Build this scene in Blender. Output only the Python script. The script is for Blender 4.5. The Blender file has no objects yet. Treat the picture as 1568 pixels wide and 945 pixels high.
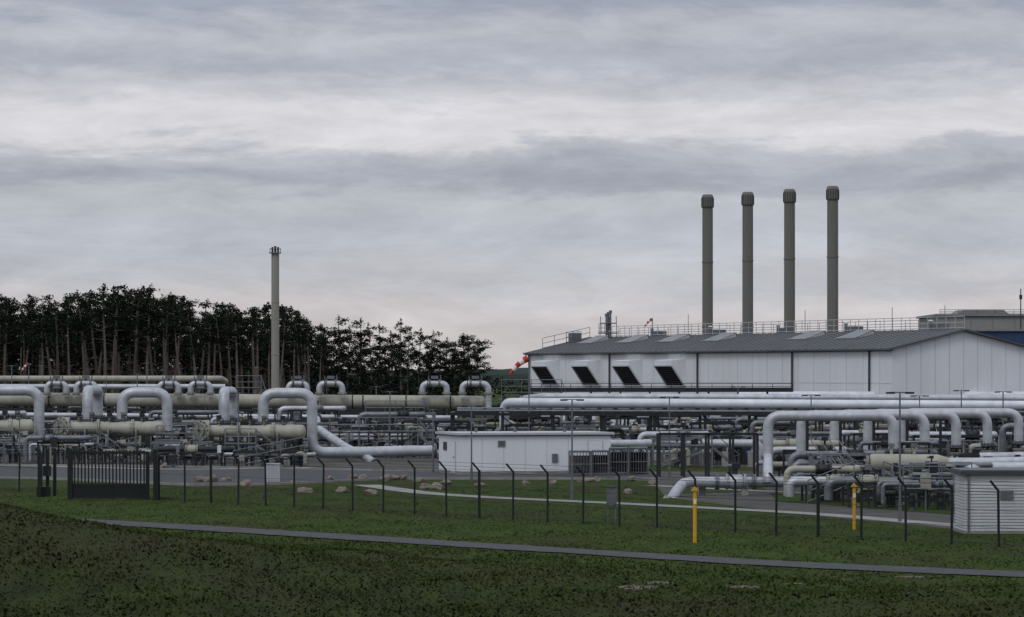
import bpy, bmesh, math, random
import numpy as np
from mathutils import Vector, Matrix, noise as mnoise
random.seed(11); rng=np.random.default_rng(5)

# ---------------------------------------------------------------- image coordinate helpers
# b, e: image pixel column and row, projected from the viewpoint (0,0,EYE);
# together with an estimated distance they give positions in metres.
F=5500.0; CX=784.0; HY=572.0; EYE=6.2
def X(b,d): return (b-CX)/F*d
def Z(e,d): return EYE-(e-HY)/F*d
def P(b,e,d): return Vector((X(b,d),d,Z(e,d)))
def G(b,e):
    d=F*EYE/(e-HY); return Vector((X(b,d),d,0.0))

sc=bpy.context.scene
# ---------------------------------------------------------------- materials
def nn(nt,t,**k):
    n=nt.nodes.new(t)
    for a,v in k.items(): setattr(n,a,v)
    return n
def mat(name,col,rough=.6,metal=0.0,var=.12,scale=1.5,bump=0.0,bscale=20,streak=False,spec=.4):
    m=bpy.data.materials.new(name); m.use_nodes=True; nt=m.node_tree
    b=nt.nodes['Principled BSDF']
    tc=nn(nt,'ShaderNodeTexCoord'); mp=nn(nt,'ShaderNodeMapping')
    nt.links.new(tc.outputs['Object'],mp.inputs['Vector'])
    if streak: mp.inputs['Scale'].default_value=(1,1,.12)
    no=nn(nt,'ShaderNodeTexNoise'); no.inputs['Scale'].default_value=scale; no.inputs['Detail'].default_value=6
    no.inputs['Roughness'].default_value=.65
    nt.links.new(mp.outputs[0],no.inputs['Vector'])
    r=nn(nt,'ShaderNodeValToRGB')
    r.color_ramp.elements[0].position=.3; r.color_ramp.elements[1].position=.7
    c0=[max(0,c*(1-var)) for c in col]; c1=[min(1,c*(1+var)) for c in col]
    if streak: c0=[c0[0],c0[1]*.985,c0[2]*.95]
    r.color_ramp.elements[0].color=(*c0,1); r.color_ramp.elements[1].color=(*c1,1)
    nt.links.new(no.outputs['Fac'],r.inputs[0]); nt.links.new(r.outputs[0],b.inputs['Base Color'])
    b.inputs['Roughness'].default_value=rough; b.inputs['Metallic'].default_value=metal
    b.inputs['Specular IOR Level'].default_value=spec
    if bump:
        n2=nn(nt,'ShaderNodeTexNoise'); n2.inputs['Scale'].default_value=bscale; n2.inputs['Detail'].default_value=4
        nt.links.new(tc.outputs['Object'],n2.inputs['Vector'])
        bp=nn(nt,'ShaderNodeBump'); bp.inputs['Strength'].default_value=bump
        nt.links.new(n2.outputs['Fac'],bp.inputs['Height']); nt.links.new(bp.outputs[0],b.inputs['Normal'])
    return m
M={}
M['clad']=mat('aluminium_cladding',(.44,.455,.485),.5,.35,.24,1.4,.06,3)
M['cladw']=mat('white_cladding',(.62,.64,.68),.5,.2,.16,1.0,.05,3)
M['beige']=mat('beige_paint',(.33,.325,.27),.55,0,.2,1.2,streak=True)
M['stack']=mat('stack_paint',(.155,.155,.137),.75,0,.12,.5,streak=True)
M['stackl']=mat('stack_paint_light',(.27,.265,.23),.7,0,.12,.5,streak=True)
M['stackcap']=mat('stack_cap_metal',(.06,.06,.06),.6,.2,.15)
M['galv']=mat('galvanised_steel',(.17,.18,.195),.5,.5,.3,2)
M['steel']=mat('dark_painted_steel',(.022,.025,.027),.55,.2,.3,2)
M['black']=mat('intake_dark',(.012,.012,.013),.6,0,.2)  # black sheet colour standing in for the unlit inside of the intake hoods
M['green']=mat('dark_green_coating',(.008,.011,.010),.5,0,.3)
M['wall']=mat('white_wall_panel',(.69,.71,.75),.6,0,.06,.25,streak=True)
M['joint']=mat('wall_panel_joint',(.53,.55,.58),.6,0,.05)
M['wall2']=mat('white_hut_panel',(.58,.60,.63),.6,0,.10,.8,streak=True)
M['roof']=mat('grey_metal_roof',(.088,.092,.10),.55,.2,.2,.4)
M['trim']=mat('dark_trim',(.045,.05,.055),.6,0,.2)
M['vent']=mat('roof_vent_paint',(.43,.44,.46),.6,0,.1)
M['skyl']=mat('skylight_cover',(.21,.215,.225),.5,.2,.15)
M['blue']=mat('blue_cladding',(.018,.045,.11),.6,0,.12,.4)
M['tan']=mat('tan_cladding',(.25,.245,.23),.7,0,.08,.3)
M['red']=mat('red_fabric',(.50,.035,.02),.7,0,.2,4)
M['white']=mat('white_fabric',(.75,.73,.7),.7,0,.1,4)
M['yellow']=mat('yellow_marker_paint',(.60,.33,.02),.5,0,.15,5)
M['redp']=mat('red_paint',(.16,.02,.015),.5,0,.15,3)
M['bluep']=mat('blue_paint',(.03,.07,.2),.5,0,.15,3)
M['rock']=mat('granite_boulder',(.20,.165,.14),.9,0,.5,3,.6,6)
M['asphalt']=mat('asphalt',(.055,.057,.061),.9,0,.35,1.2,.3,30)
M['gravel']=mat('gravel',(.058,.057,.051),.95,0,.5,.5,.5,14)
M['conc']=mat('concrete_slab',(.26,.255,.24),.9,0,.3,.7,.2,20)
M['path']=mat('gravel_track',(.050,.051,.055),.95,0,.45,1.8,.6,10)
M['soil']=mat('bare_soil',(.10,.08,.06),.95,0,.5,2,.6,8)
M['trunk']=mat('pine_bark',(.105,.085,.070),.9,0,.4,2,.5,8)
M['leafd']=mat('pine_needles_dark',(.010,.0145,.0105),.85,0,.4,.8,spec=.05)
M['leafl']=mat('pine_needles_light',(.019,.026,.016),.85,0,.4,.8,spec=.05)
M['bush']=mat('undergrowth_leaves',(.014,.018,.010),.9,0,.5,.5,spec=.05)
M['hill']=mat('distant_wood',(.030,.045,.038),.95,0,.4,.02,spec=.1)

def grass_mat(name,k=1.0,blade=False):
    m=bpy.data.materials.new(name); m.use_nodes=True; nt=m.node_tree; b=nt.nodes['Principled BSDF']
    g=nn(nt,'ShaderNodeNewGeometry')
    def noi(s,d,sc=(1,1,1)):
        mp=nn(nt,'ShaderNodeMapping'); mp.inputs['Scale'].default_value=sc
        nt.links.new(g.outputs['Position'],mp.inputs['Vector'])
        n=nn(nt,'ShaderNodeTexNoise'); n.inputs['Scale'].default_value=s; n.inputs['Detail'].default_value=d; n.inputs['Roughness'].default_value=.6
        nt.links.new(mp.outputs[0],n.inputs['Vector']); return n
    def ramp(src,p0,p1,c0,c1):
        r=nn(nt,'ShaderNodeValToRGB'); r.color_ramp.elements[0].position=p0; r.color_ramp.elements[1].position=p1
        r.color_ramp.elements[0].color=(*c0,1); r.color_ramp.elements[1].color=(*c1,1)
        nt.links.new(src,r.inputs[0]); return r
    def mix(f,a,bb,typ='MIX'):
        x=nn(nt,'ShaderNodeMix',data_type='RGBA',blend_type=typ)
        if isinstance(f,float): x.inputs[0].default_value=f
        else: nt.links.new(f,x.inputs[0])
        nt.links.new(a,x.inputs[6]); nt.links.new(bb,x.inputs[7]); return x.outputs[2]
    def mth(op,*a):
        x=nn(nt,'ShaderNodeMath',operation=op)
        for i,v in enumerate(a):
            if isinstance(v,(int,float)): x.inputs[i].default_value=v
            else: nt.links.new(v,x.inputs[i])
        return x.outputs[0]
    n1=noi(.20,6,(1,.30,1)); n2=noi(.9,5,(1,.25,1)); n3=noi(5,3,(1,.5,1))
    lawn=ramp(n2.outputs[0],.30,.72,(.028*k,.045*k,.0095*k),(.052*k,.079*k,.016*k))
    bank_dim=ramp(n2.outputs[0],.30,.72,(.018*k,.026*k,.0080*k),(.040*k,.053*k,.0155*k))  # coarser bank grass, its tone darkened to paint in the slope's weaker light
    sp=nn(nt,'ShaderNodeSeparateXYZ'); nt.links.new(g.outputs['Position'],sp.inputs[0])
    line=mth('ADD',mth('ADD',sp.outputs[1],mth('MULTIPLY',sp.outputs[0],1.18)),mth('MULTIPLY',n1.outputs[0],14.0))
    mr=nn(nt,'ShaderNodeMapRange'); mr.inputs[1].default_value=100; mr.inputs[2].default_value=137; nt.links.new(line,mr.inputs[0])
    base=mix(mr.outputs[0],bank_dim.outputs[0],lawn.outputs[0])
    dry=ramp(n3.outputs[0],.3,.7,(.032*k,.030*k,.014*k),(.058*k,.048*k,.025*k))
    mk=ramp(n1.outputs[0],.48,.72,(0,0,0),(.75,.75,.75))
    c=mix(mk.outputs[0],base,dry.outputs[0])
    nt.links.new(c,b.inputs['Base Color']); b.inputs['Roughness'].default_value=.95; b.inputs['Specular IOR Level'].default_value=.05
    if blade:
        cx=nn(nt,'ShaderNodeVectorMath',operation='MULTIPLY_ADD'); cx.inputs[1].default_value=(.35,.35,.35); cx.inputs[2].default_value=(0,0,.8)
        nt.links.new(g.outputs['Normal'],cx.inputs[0]); nz=nn(nt,'ShaderNodeVectorMath',operation='NORMALIZE'); nt.links.new(cx.outputs[0],nz.inputs[0]); nt.links.new(nz.outputs[0],b.inputs['Normal'])
    else:
        bp=nn(nt,'ShaderNodeBump'); bp.inputs['Strength'].default_value=.4; bp.inputs['Distance'].default_value=.1
        nt.links.new(n3.outputs[0],bp.inputs['Height']); nt.links.new(bp.outputs[0],b.inputs['Normal'])
    return m
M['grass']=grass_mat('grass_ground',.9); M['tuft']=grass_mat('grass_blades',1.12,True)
def chain_mat():
    m=bpy.data.materials.new('chain_link_wire'); m.use_nodes=True; nt=m.node_tree; b=nt.nodes['Principled BSDF']
    b.inputs['Base Color'].default_value=(.02,.025,.022,1)
    g=nn(nt,'ShaderNodeNewGeometry'); sp=nn(nt,'ShaderNodeSeparateXYZ'); nt.links.new(g.outputs['Position'],sp.inputs[0])
    def mth(op,a,bv):
        x=nn(nt,'ShaderNodeMath',operation=op)
        for i,v in enumerate((a,bv)):
            if v is None: continue
            if isinstance(v,(int,float)): x.inputs[i].default_value=v
            else: nt.links.new(v,x.inputs[i])
        return x.outputs[0]
    h=mth('MULTIPLY',sp.outputs[0],1.7)
    def lines(e):
        a=mth('FRACT',mth('MULTIPLY',e,14.0),None); return mth('LESS_THAN',a,.075)
    l=mth('MAXIMUM',lines(mth('ADD',h,sp.outputs[2])),lines(mth('SUBTRACT',h,sp.outputs[2])))
    nt.links.new(l,b.inputs['Alpha']); return m
M['chain']=chain_mat()

# ---------------------------------------------------------------- mesh builder
class MB:
    def __init__(s,T=None): s.v=[];s.f=[];s.m=[];s.s=[];s.mats=[];s.T=T
    def mi(s,k):
        if k not in s.mats: s.mats.append(k)
        return s.mats.index(k)
    def add(s,vs,fs,k,smooth=False):
        o=len(s.v); i=s.mi(k)
        for v in vs:
            v=Vector(v); s.v.append(tuple(s.T@v) if s.T else tuple(v))
        for f in fs: s.f.append(tuple(o+a for a in f)); s.m.append(i); s.s.append(smooth)
    def box(s,c,sz,k,rz=0):
        x,y,z=[a/2 for a in sz]; cs,sn=math.cos(rz),math.sin(rz); vs=[]
        for a,b,d in [(-x,-y,-z),(x,-y,-z),(x,y,-z),(-x,y,-z),(-x,-y,z),(x,-y,z),(x,y,z),(-x,y,z)]:
            vs.append((c[0]+a*cs-b*sn,c[1]+a*sn+b*cs,c[2]+d))
        s.add(vs,[(0,3,2,1),(4,5,6,7),(0,1,5,4),(1,2,6,5),(2,3,7,6),(3,0,4,7)],k)
    def beam(s,p,q,w,h,k):
        p=Vector(p);q=Vector(q);d=(q-p)
        if d.length<1e-5: return
        d.normalize(); up=Vector((0,0,1)) if abs(d.z)<.95 else Vector((0,1,0))
        a=d.cross(up).normalized(); b=a.cross(d).normalized(); vs=[]
        for e in (p,q):
            for i,j in ((-1,-1),(1,-1),(1,1),(-1,1)): vs.append(e+a*(i*w/2)+b*(j*h/2))
        s.add(vs,[(0,3,2,1),(4,5,6,7),(0,1,5,4),(1,2,6,5),(2,3,7,6),(3,0,4,7)],k)
    def sweep(s,path,rad,k,n=12,caps=True):
        path=[Vector(p) for p in path]; N=len(path)
        if not isinstance(rad,(list,tuple)): rad=[rad]*N
        t=[]
        for i in range(N):
            a=path[max(i-1,0)];b=path[min(i+1,N-1)]; t.append((b-a).normalized())
        up=Vector((0,0,1)) if abs(t[0].z)<.9 else Vector((1,0,0))
        u=t[0].cross(up).normalized(); vs=[];fs=[]
        for i in range(N):
            if i: 
                u=(u-t[i]*u.dot(t[i])).normalized()
            w=t[i].cross(u)
            for j in range(n):
                a=2*math.pi*j/n; vs.append(path[i]+(u*math.cos(a)+w*math.sin(a))*rad[i])
        for i in range(N-1):
            for j in range(n):
                a=i*n+j;b=i*n+(j+1)%n; fs.append((a,b,b+n,a+n))
        s.add(vs,fs,k,True)
        if caps:
            s.add(vs[:n],[tuple(range(n))[::-1]],k); s.add(vs[-n:],[tuple(range(n))],k)
    def cyl(s,p,q,r,k,r2=None,n=12): s.sweep([p,q],[r,r if r2 is None else r2],k,n)
    def pipe(s,pts,r,k,bend=None,n=14,bands=0,bk=None):
        pts=[Vector(p) for p in pts]; bend=bend or r*2.2; out=[pts[0]]
        for i in range(1,len(pts)-1):
            a,b,c=pts[i-1],pts[i],pts[i+1]; d1=(a-b);d2=(c-b); L=min(bend,d1.length*.49,d2.length*.49)
            p1=b+d1.normalized()*L;p2=b+d2.normalized()*L
            for j in range(9):
                tt=j/8; out.append(p1*(1-tt)**2+b*2*tt*(1-tt)+p2*tt**2)
        out.append(pts[-1]); s.sweep(out,r,k,n)
        if bands:
            for i in range(len(pts)-1):
                a,b=pts[i],pts[i+1]; L=(b-a).length; d=(b-a).normalized(); x=bend*1.1
                while x<L-bend:
                    q=a+d*x; s.cyl(q-d*.035,q+d*.035,r*1.035,bk or k,n=n); x+=bands
    def ring(s,c,ax,R,r,k,n=14):
        c=Vector(c);ax=Vector(ax).normalized(); up=Vector((0,0,1)) if abs(ax.z)<.9 else Vector((1,0,0))
        u=ax.cross(up).normalized();w=ax.cross(u); vs=[];fs=[]
        for i in range(n):
            a=2*math.pi*i/n; dr=u*math.cos(a)+w*math.sin(a)
            for j in range(4):
                b=math.pi/2*j; vs.append(c+dr*(R+r*math.cos(b))+ax*(r*math.sin(b)))
        for i in range(n):
            for j in range(4):
                fs.append((i*4+j,i*4+(j+1)%4,((i+1)%n)*4+(j+1)%4,((i+1)%n)*4+j))
        s.add(vs,fs,k,True)
        for a in (0,math.pi/2):
            dr=u*math.cos(a)+w*math.sin(a); s.cyl(c-dr*R,c+dr*R,r*.7,k,n=4)
    def dome(s,c,ax,r,k,depth=.5,n=16):
        ax=Vector(ax).normalized(); path=[];rad=[]
        for i in range(7):
            a=math.pi/2*i/6*.98; path.append(Vector(c)+ax*(r*depth*math.sin(a)));rad.append(r*math.cos(a))
        s.sweep(path,rad,k,n)
    def flange(s,c,ax,r,k,th=.09):
        ax=Vector(ax).normalized(); c=Vector(c); s.cyl(c-ax*th,c-ax*.015,r,k,n=18); s.cyl(c+ax*.015,c+ax*th,r,k,n=18)
        up=Vector((0,0,1)) if abs(ax.z)<.9 else Vector((1,0,0)); u=ax.cross(up).normalized();w=ax.cross(u)
        for i in range(10):
            a=2*math.pi*i/10; q=c+(u*math.cos(a)+w*math.sin(a))*r*.88; s.cyl(q-ax*(th+.05),q+ax*(th+.05),.025,'steel',n=5)
    def rail(s,a,b,k='galv',h=1.1,step=1.3,r=.028):
        a=Vector(a);b=Vector(b);L=(b-a).length; n=max(1,int(L/step)); up=Vector((0,0,1))
        for i in range(n+1):
            q=a.lerp(b,i/n); s.cyl(q,q+up*h,r,k,n=5)
        for hh in (h,h*.52,.1): s.cyl(a+up*hh,b+up*hh,r,k,n=5)
    def obj(s,name,parent=None,fix=True):
        me=bpy.data.meshes.new(name); V=np.array(s.v); o=Vector(((V[:,0].min()+V[:,0].max())/2,(V[:,1].min()+V[:,1].max())/2,V[:,2].min()))
        me.from_pydata((V-np.array(o)).tolist(),[],s.f)
        for k in s.mats: me.materials.append(M[k])
        me.polygons.foreach_set('material_index',s.m); me.polygons.foreach_set('use_smooth',s.s)
        if fix:
            bm=bmesh.new(); bm.from_mesh(me); bmesh.ops.recalc_face_normals(bm,faces=bm.faces); bm.to_mesh(me); bm.free()
        ob=bpy.data.objects.new(name,me); ob.location=o; sc.collection.objects.link(ob)
        if parent: ob.parent=parent
        return ob
def empty(name):
    e=bpy.data.objects.new(name,None); sc.collection.objects.link(e); return e

# ---------------------------------------------------------------- terrain
def hz(x,y):
    h=np.interp(x,[-60,-22,-15.7,-12.3,-7.7,-1.7,4,9],[3.4,3.0,2.35,1.62,.92,.34,.08,0])
    g=np.exp(-((y-106)/15.0)**2)
    bank=np.clip(4.5-.05*y,0,9)*np.clip(1-(np.abs(x)-40)/80,0,1)
    w=np.clip((150-y)/12,0,1)
    nr=np.clip((126-(y+1.18*x))/12,0,1)
    und=(.06*np.sin(x*.55+y*.21)*np.sin(y*.33-x*.13)+.04*np.sin(x*1.3+1.7)*np.sin(y*.5))*nr
    rb=.55*np.exp(-((y-95)/5.0)**2)*np.clip((x-3)/10,0,1)
    return np.maximum(h*g,bank)*w+(und+rb)*w*np.clip((y-20)/30,0,1)*np.clip((60-np.abs(x))/10,0,1)
xs=np.concatenate([[-9000,-4000,-1500,-700,-300,-150,-90,-60],np.arange(-48,48.1,1.0),[60,90,150,300,700,1500,4000,9000]])
ys=np.concatenate([[-3000,-600,-150,-60,-20],np.arange(0,60,5),np.arange(60,165,1.0),[175,190,220,260,320,400,500,700,1000,1600,2600,4500,9000]])
XX,YY=np.meshgrid(xs,ys); ZZ=hz(XX,YY); nx=len(xs);ny=len(ys)
me=bpy.data.meshes.new('ground')
idx=np.arange(nx*ny).reshape(ny,nx)
fc=np.stack([idx[:-1,:-1],idx[:-1,1:],idx[1:,1:],idx[1:,:-1]],-1).reshape(-1,4)
me.from_pydata(np.stack([XX,YY,ZZ],-1).reshape(-1,3).tolist(),[],fc.tolist())
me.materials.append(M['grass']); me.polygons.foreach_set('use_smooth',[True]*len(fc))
gr=bpy.data.objects.new('ground',me); sc.collection.objects.link(gr)

def strip(name,pts,width,k,z=.03,follow=True):
    P2=[]
    pts=[Vector(p) for p in pts]
    for i in range(len(pts)-1):
        a,b=pts[i],pts[i+1]; n=max(2,int((b-a).length/.5))
        for j in range(n): P2.append(a.lerp(b,j/n))
    P2.append(pts[-1])
    for _ in range(250 if k=='path' else 60):
        P2=[P2[0]]+[(P2[i-1]+P2[i]*2+P2[i+1])/4 for i in range(1,len(P2)-1)]+[P2[-1]]
    mb=MB(); vs=[];fs=[]; C=5
    for i,p in enumerate(P2):
        t=(P2[min(i+1,len(P2)-1)]-P2[max(i-1,0)]).normalized(); n=Vector((-t.y,t.x,0))
        for c in range(C):
            wob=1+ (.16*mnoise.noise(Vector((i*.45,c,3)))+.08*mnoise.noise(Vector((i*.13,c,9))) if c in(0,C-1) and k=='path' else 0)
            q=p+n*((c/(C-1)-.5)*width*wob); q.z=(float(hz(q.x,q.y)) if follow else 0)+z; vs.append(q)
    for i in range(len(P2)-1):
        for c in range(C-1): a=i*C+c; fs.append((a,a+1,a+C+1,a+C))
    mb.add(vs,fs,k); return mb.obj(name,fix=False),P2
_,track=strip('gravel_track',[G(-250,781),G(0,792),G(170,801),G(400,815),G(600,829),G(900,849),G(1200,866),G(1568,882),G(1900,893)],2.7,'path',.035)
def sheet(name,pts,k,z):
    mb=MB(); mb.add([(p[0],p[1],z) for p in pts],[tuple(range(len(pts)))],k); return mb.obj(name,fix=False)
sheet('gravel_yard',[G(-300,713),G(250,716),G(600,722),G(1000,737),G(1020,762),G(1230,788),G(1480,812),G(1800,832),(140,420,0),(-140,420,0)],'gravel',.006)
sheet('asphalt_road',[G(-200,728),G(100,735),G(300,744),G(430,742),G(600,734),G(1010,734),G(1010,727),G(600,722),G(250,716),G(-200,711)],'asphalt',.014)
for i_,pl in enumerate(([(1030,742),(1160,744),(1180,752),(1040,757)],[(1180,756),(1290,760),(1470,775),(1470,790),(1300,776),(1190,768)],[(690,712),(1000,712),(1160,716),(1160,722),(1010,722),(690,719)])):
    sheet('grass_island',[G(*p) for p in pl],'grass',.018+.001*i_)
strip('concrete_path',[G(560,743),G(650,756),G(760,763),G(900,769),G(1100,779),G(1250,787),G(1470,806),G(1700,822)],1.5,'conc',.022,False)
strip('concrete_path',[G(1000,744),G(1150,752),G(1290,757),G(1480,768),G(1650,776)],1.2,'conc',.026,False)
strip('concrete_path',[G(-100,712),G(60,714),G(280,720),G(480,716)],1.8,'conc',.026,False)
mb=MB()
def kerb(pts):
    for a,b in zip(pts[:-1],pts[1:]): mb.beam(a+Vector((0,0,.06)),b+Vector((0,0,.06)),.25,.13,'conc')
kerb([G(-200,728.5),G(100,735.5),G(300,744.5),G(430,742.5),G(600,734.5),G(1010,734.6)]); kerb([G(-200,711),G(250,715.5),G(600,721.5),G(1010,726.6)])
mb.obj('road_kerb')
random.seed(77)
for px,e,rx,ry in ((975,903,.9,1.6),(1010,897,.6,1.0),(1140,901,.8,1.4),(1290,888,.6,.7),(1400,884,.8,.6),(1215,897,.4,.6)):
    c=G(px,e); c.y+= .2; mb=MB(); R=22; vs=[];fs=[]
    for j in range(5):
        for i in range(R):
            a=6.2832*i/R; rr=(j/4)*(1+.45*mnoise.noise(Vector((math.cos(a)*1.6,math.sin(a)*1.6,px))))
            x_=c.x+math.cos(a)*rx*rr; y_=c.y+math.sin(a)*ry*rr; vs.append((x_,y_,float(hz(x_,y_))+.03-.012*j))
    for j in range(4):
        for i in range(R): fs.append((j*R+i,j*R+(i+1)%R,(j+1)*R+(i+1)%R,(j+1)*R+i))
    mb.add(vs,fs,'soil',True); mb.obj('soil_patch',fix=False)

# grass blades
tr=np.array([[p.x,p.y] for p in track[::3]])
N=170000
d=82+ (rng.random(N)**1.25)*(156); x=(rng.random(N)-.5)*2*.165*d
Zg=hz(x,d)
dm=np.full(N,99.0)
for p in tr:
    dm=np.minimum(dm,np.hypot(x-p[0],d-p[1]))
py=F*EYE/d+HY; px=CX+x/d*F
lim=np.interp(px,[-300,250,600,1000,1020,1230,1480,1800],[745,747,745,745,766,790,813,832])
keep=(dm>1.25+.2*np.sin(x*1.7+d)*np.sin(x*.6))&(py>lim)
lim2=np.interp(px,[560,650,760,900,1100,1250,1470],[743,756,763,769,779,787,806])
keep&=~((px>560)&(np.abs(py-lim2)<5))
x=x[keep];d=d[keep];Zg=Zg[keep];n=len(x)
fore=np.clip((132-(d+1.18*x))/15,0,1)
s=rng.uniform(.02,.045,n)*(1+.7*fore)*np.where(rng.random(n)<.02*fore,2.2,1.0)*(1+.4*np.sin(x*.9)*np.sin(d*.6)); w=rng.uniform(.03,.08,n); a=rng.uniform(0,math.pi,n)
l=rng.normal(0,.05,(n,2))
V=np.zeros((n,3,3)); V[:,0]=np.stack([x-w*np.cos(a),d-w*np.sin(a),Zg-.02],-1); V[:,1]=np.stack([x+w*np.cos(a),d+w*np.sin(a),Zg-.02],-1); V[:,2]=np.stack([x+l[:,0],d+l[:,1],Zg+s],-1)
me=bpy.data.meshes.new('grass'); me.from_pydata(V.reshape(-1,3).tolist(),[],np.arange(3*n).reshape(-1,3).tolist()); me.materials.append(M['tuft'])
sc.collection.objects.link(bpy.data.objects.new('grass',me))

# ---------------------------------------------------------------- distant hill
mb=MB(); vs=[];fs=[]
K=400
for i in range(K):
    xx=-600+1200*i/(K-1); z=8.2+1.6*mnoise.noise(Vector((xx*.012,0,0)))+.5*mnoise.noise(Vector((xx*.09,5,0)))+.5*mnoise.noise(Vector((xx*.4,7,0)))
    vs+=[(xx,1560,-2),(xx,1570,z*.7),(xx,1590,z+.2),(xx,1700,-2)]
for i in range(K-1):
    for c in range(3): a=i*4+c; fs.append((a,a+1,a+5,a+4))
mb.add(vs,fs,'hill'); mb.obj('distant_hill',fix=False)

# ---------------------------------------------------------------- pines
def leaves(mb,c,rx,rz,n,size,k):
    vs=[];fs=[]
    for _ in range(n):
        v=Vector((random.gauss(0,1),random.gauss(0,1),random.gauss(0,1))).normalized()*(random.random()**.45)
        q=Vector(c)+Vector((v.x*rx,v.y*rx,v.z*rz)); s=size*random.uniform(.5,1.2)
        a=Vector((random.gauss(0,1),random.gauss(0,1),random.gauss(0,.6))).normalized(); b=a.orthogonal().normalized()
        b=(Matrix.Rotation(random.uniform(0,6.28),3,a)@b)
        o=len(vs); vs+=[q-a*s*.5,q+b*s*.35,q+a*s*.6,q-b*s*.25]; fs.append((o,o+1,o+2,o+3))
    mb.add(vs,fs,k)
def pine(seed,h=17.0,low=.42,spread=2.7,nl=18,tip=.5,cl=1.0,nleaf=26,lsz=.32,tr_=.25):
    random.seed(seed); mb=MB(); lean=Vector((random.uniform(-1,1),random.uniform(-.5,.5),0)); ph=random.uniform(0,6)
    def tp(t): return Vector((lean.x*t+.3*math.sin(t*4+ph),lean.y*t,h*t))
    mb.sweep([tp(i/8) for i in range(9)],[tr_*(1-.85*i/8) for i in range(9)],'trunk',7)
    for i in range(nl):
        t=low+(0.97-low)*(i+random.random()*.8)/nl; a=i*2.4+random.uniform(-.6,.6)
        u=(t-low)/(1-low)
        prof=((1-u)**tip)*min(1,.55+u*1.6)
        L=max(.35,spread*prof*random.uniform(.45,1.3)); b=tp(t); e=b+Vector((math.cos(a)*L,math.sin(a)*L,L*random.uniform(.05,.6)))
        mb.sweep([b,b.lerp(e,.5)+Vector((0,0,-.1)),e],[.08,.05,.02],'trunk',4,False)
        for q in ([e,b.lerp(e,.6),b.lerp(e,.3)] if L>1.3 else [e]):
            for _ in range(2):
                c=q+Vector((random.uniform(-.4,.4),random.uniform(-.4,.4),random.uniform(-.15,.3)))
                leaves(mb,c,random.uniform(.5,.95)*cl,random.uniform(.24,.46)*cl,nleaf,lsz,'leafl' if random.random()<.3 else 'leafd')
    leaves(mb,tp(.96),.6,.55,30,lsz,'leafd'); leaves(mb,tp(.99),.3,.4,16,lsz*.9,'leafd')
    for i in range(6):
        t=random.uniform(.2,low); a=random.uniform(0,6.28); b=tp(t); mb.sweep([b,b+Vector((math.cos(a),math.sin(a),.2))*random.uniform(.5,1.5)],[.045,.012],'trunk',4,False)
    me_ob=mb.obj('tmp',fix=False); me_=me_ob.data; loc=me_ob.location.copy(); bpy.data.objects.remove(me_ob)
    me_.transform(Matrix.Translation(loc)); me_.name='pine_tree_mesh'; return me_
PV=[pine(100+i,low=[.48,.42,.52,.38,.56,.46,.50,.35][i],spread=[1.9,2.3,1.7,2.2,1.9,2.5,1.6,2.1][i],nl=20,tip=[.5,.4,.8,.6,.35,.4,.7,.6][i]) for i in range(8)]
PF=[pine(300+i,low=[.66,.70,.62,.74][i],spread=[1.8,2.0,2.2,1.7][i],nl=12,tip=.4,tr_=.30) for i in range(4)]
PW=[pine(200+i,low=[.26,.34,.22,.38,.30][i],spread=[3.2,2.8,3.0,3.4,2.7][i],nl=18,tip=[.35,.4,.5,.3,.4][i],cl=1.2,nleaf=36,lsz=.33) for i in range(5)]
random.seed(3)
ox=[-200,-60,0,20,50,65,90,118,140,165,200,222,240,262,275,300,330,348,370,395,420,440,462,485,500,520,550,580,600,620,650,680,705,722,736,744]
oy=[450,455,458,452,464,472,455,447,441,436,434,441,438,447,455,462,458,464,460,468,470,468,476,478,492,488,493,503,496,490,505,506,509,512,532,552]
def top_at(px): return float(np.interp(px,ox,oy))
forest=empty('pine_forest')
def put_tree(px,d,name,parent,drop=0,V=PV):
    zt=Z(top_at(px)+drop,d); o=bpy.data.objects.new(name,random.choice(V)); s=zt/17.2
    o.location=(X(px,d),d,0); o.rotation_euler=(0,0,random.uniform(0,6.28)); wv=random.uniform(.8,1.25); o.scale=(s*wv,s*wv,s)
    sc.collection.objects.link(o)
    if parent: o.parent=parent
k=0
for row in range(7):
    d=452+row*12
    p=-230+random.uniform(0,14)
    while p<(500 if row<5 else 475):
        k+=1
        if row<2: dr=random.uniform(0,30); V_=PF
        else: dr=random.choice([-6,-2,0,5,12,18,24,30])+random.uniform(-3,3); V_=PV
        put_tree(p,d+random.uniform(-5,5),'tree_%d'%k,forest,drop=dr,V=V_); p+=random.uniform(16,36)
for p in (500,519,535,549,568,584,600,614,624,642,655,670,683,694,706,719,730):
    put_tree(p,470+random.uniform(-14,26),'pine_tree',None,drop=random.choice([-6,0,3,9,16]),V=PW)
for p in (508,528,552,592,612,650,665,690,712): put_tree(p,500+random.uniform(-4,12),'pine_tree',None,drop=random.uniform(12,38),V=PW)
mb=MB()
for i in range(420):
    p=random.uniform(-240,742); d=random.uniform(455,530); hh=random.uniform(1.5,5.0) if p<500 else random.uniform(3,7.5)*(.6 if p>700 else 1)
    leaves(mb,(X(p,d),d,hh*.5),random.uniform(1,2.0),hh*.55,46,.55,'bush' if random.random()<.6 else 'leafd')
for i in range(420):
    p=random.uniform(-240,486); d=random.uniform(548,575); 
    leaves(mb,(X(p,d),d,random.uniform(2,10.5)),2.6,2.6,60,.9,'leafd')
mb.obj('undergrowth',fix=False)
mb=MB()
for i in range(500):
    p=random.uniform(-300,1900)
    d=random.uniform(900,960); leaves(mb,(X(p,d),d,random.uniform(.5,3.5)),3,2.2,26,1.1,'bush')
mb.obj('distant_tree_line',fix=False)

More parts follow.
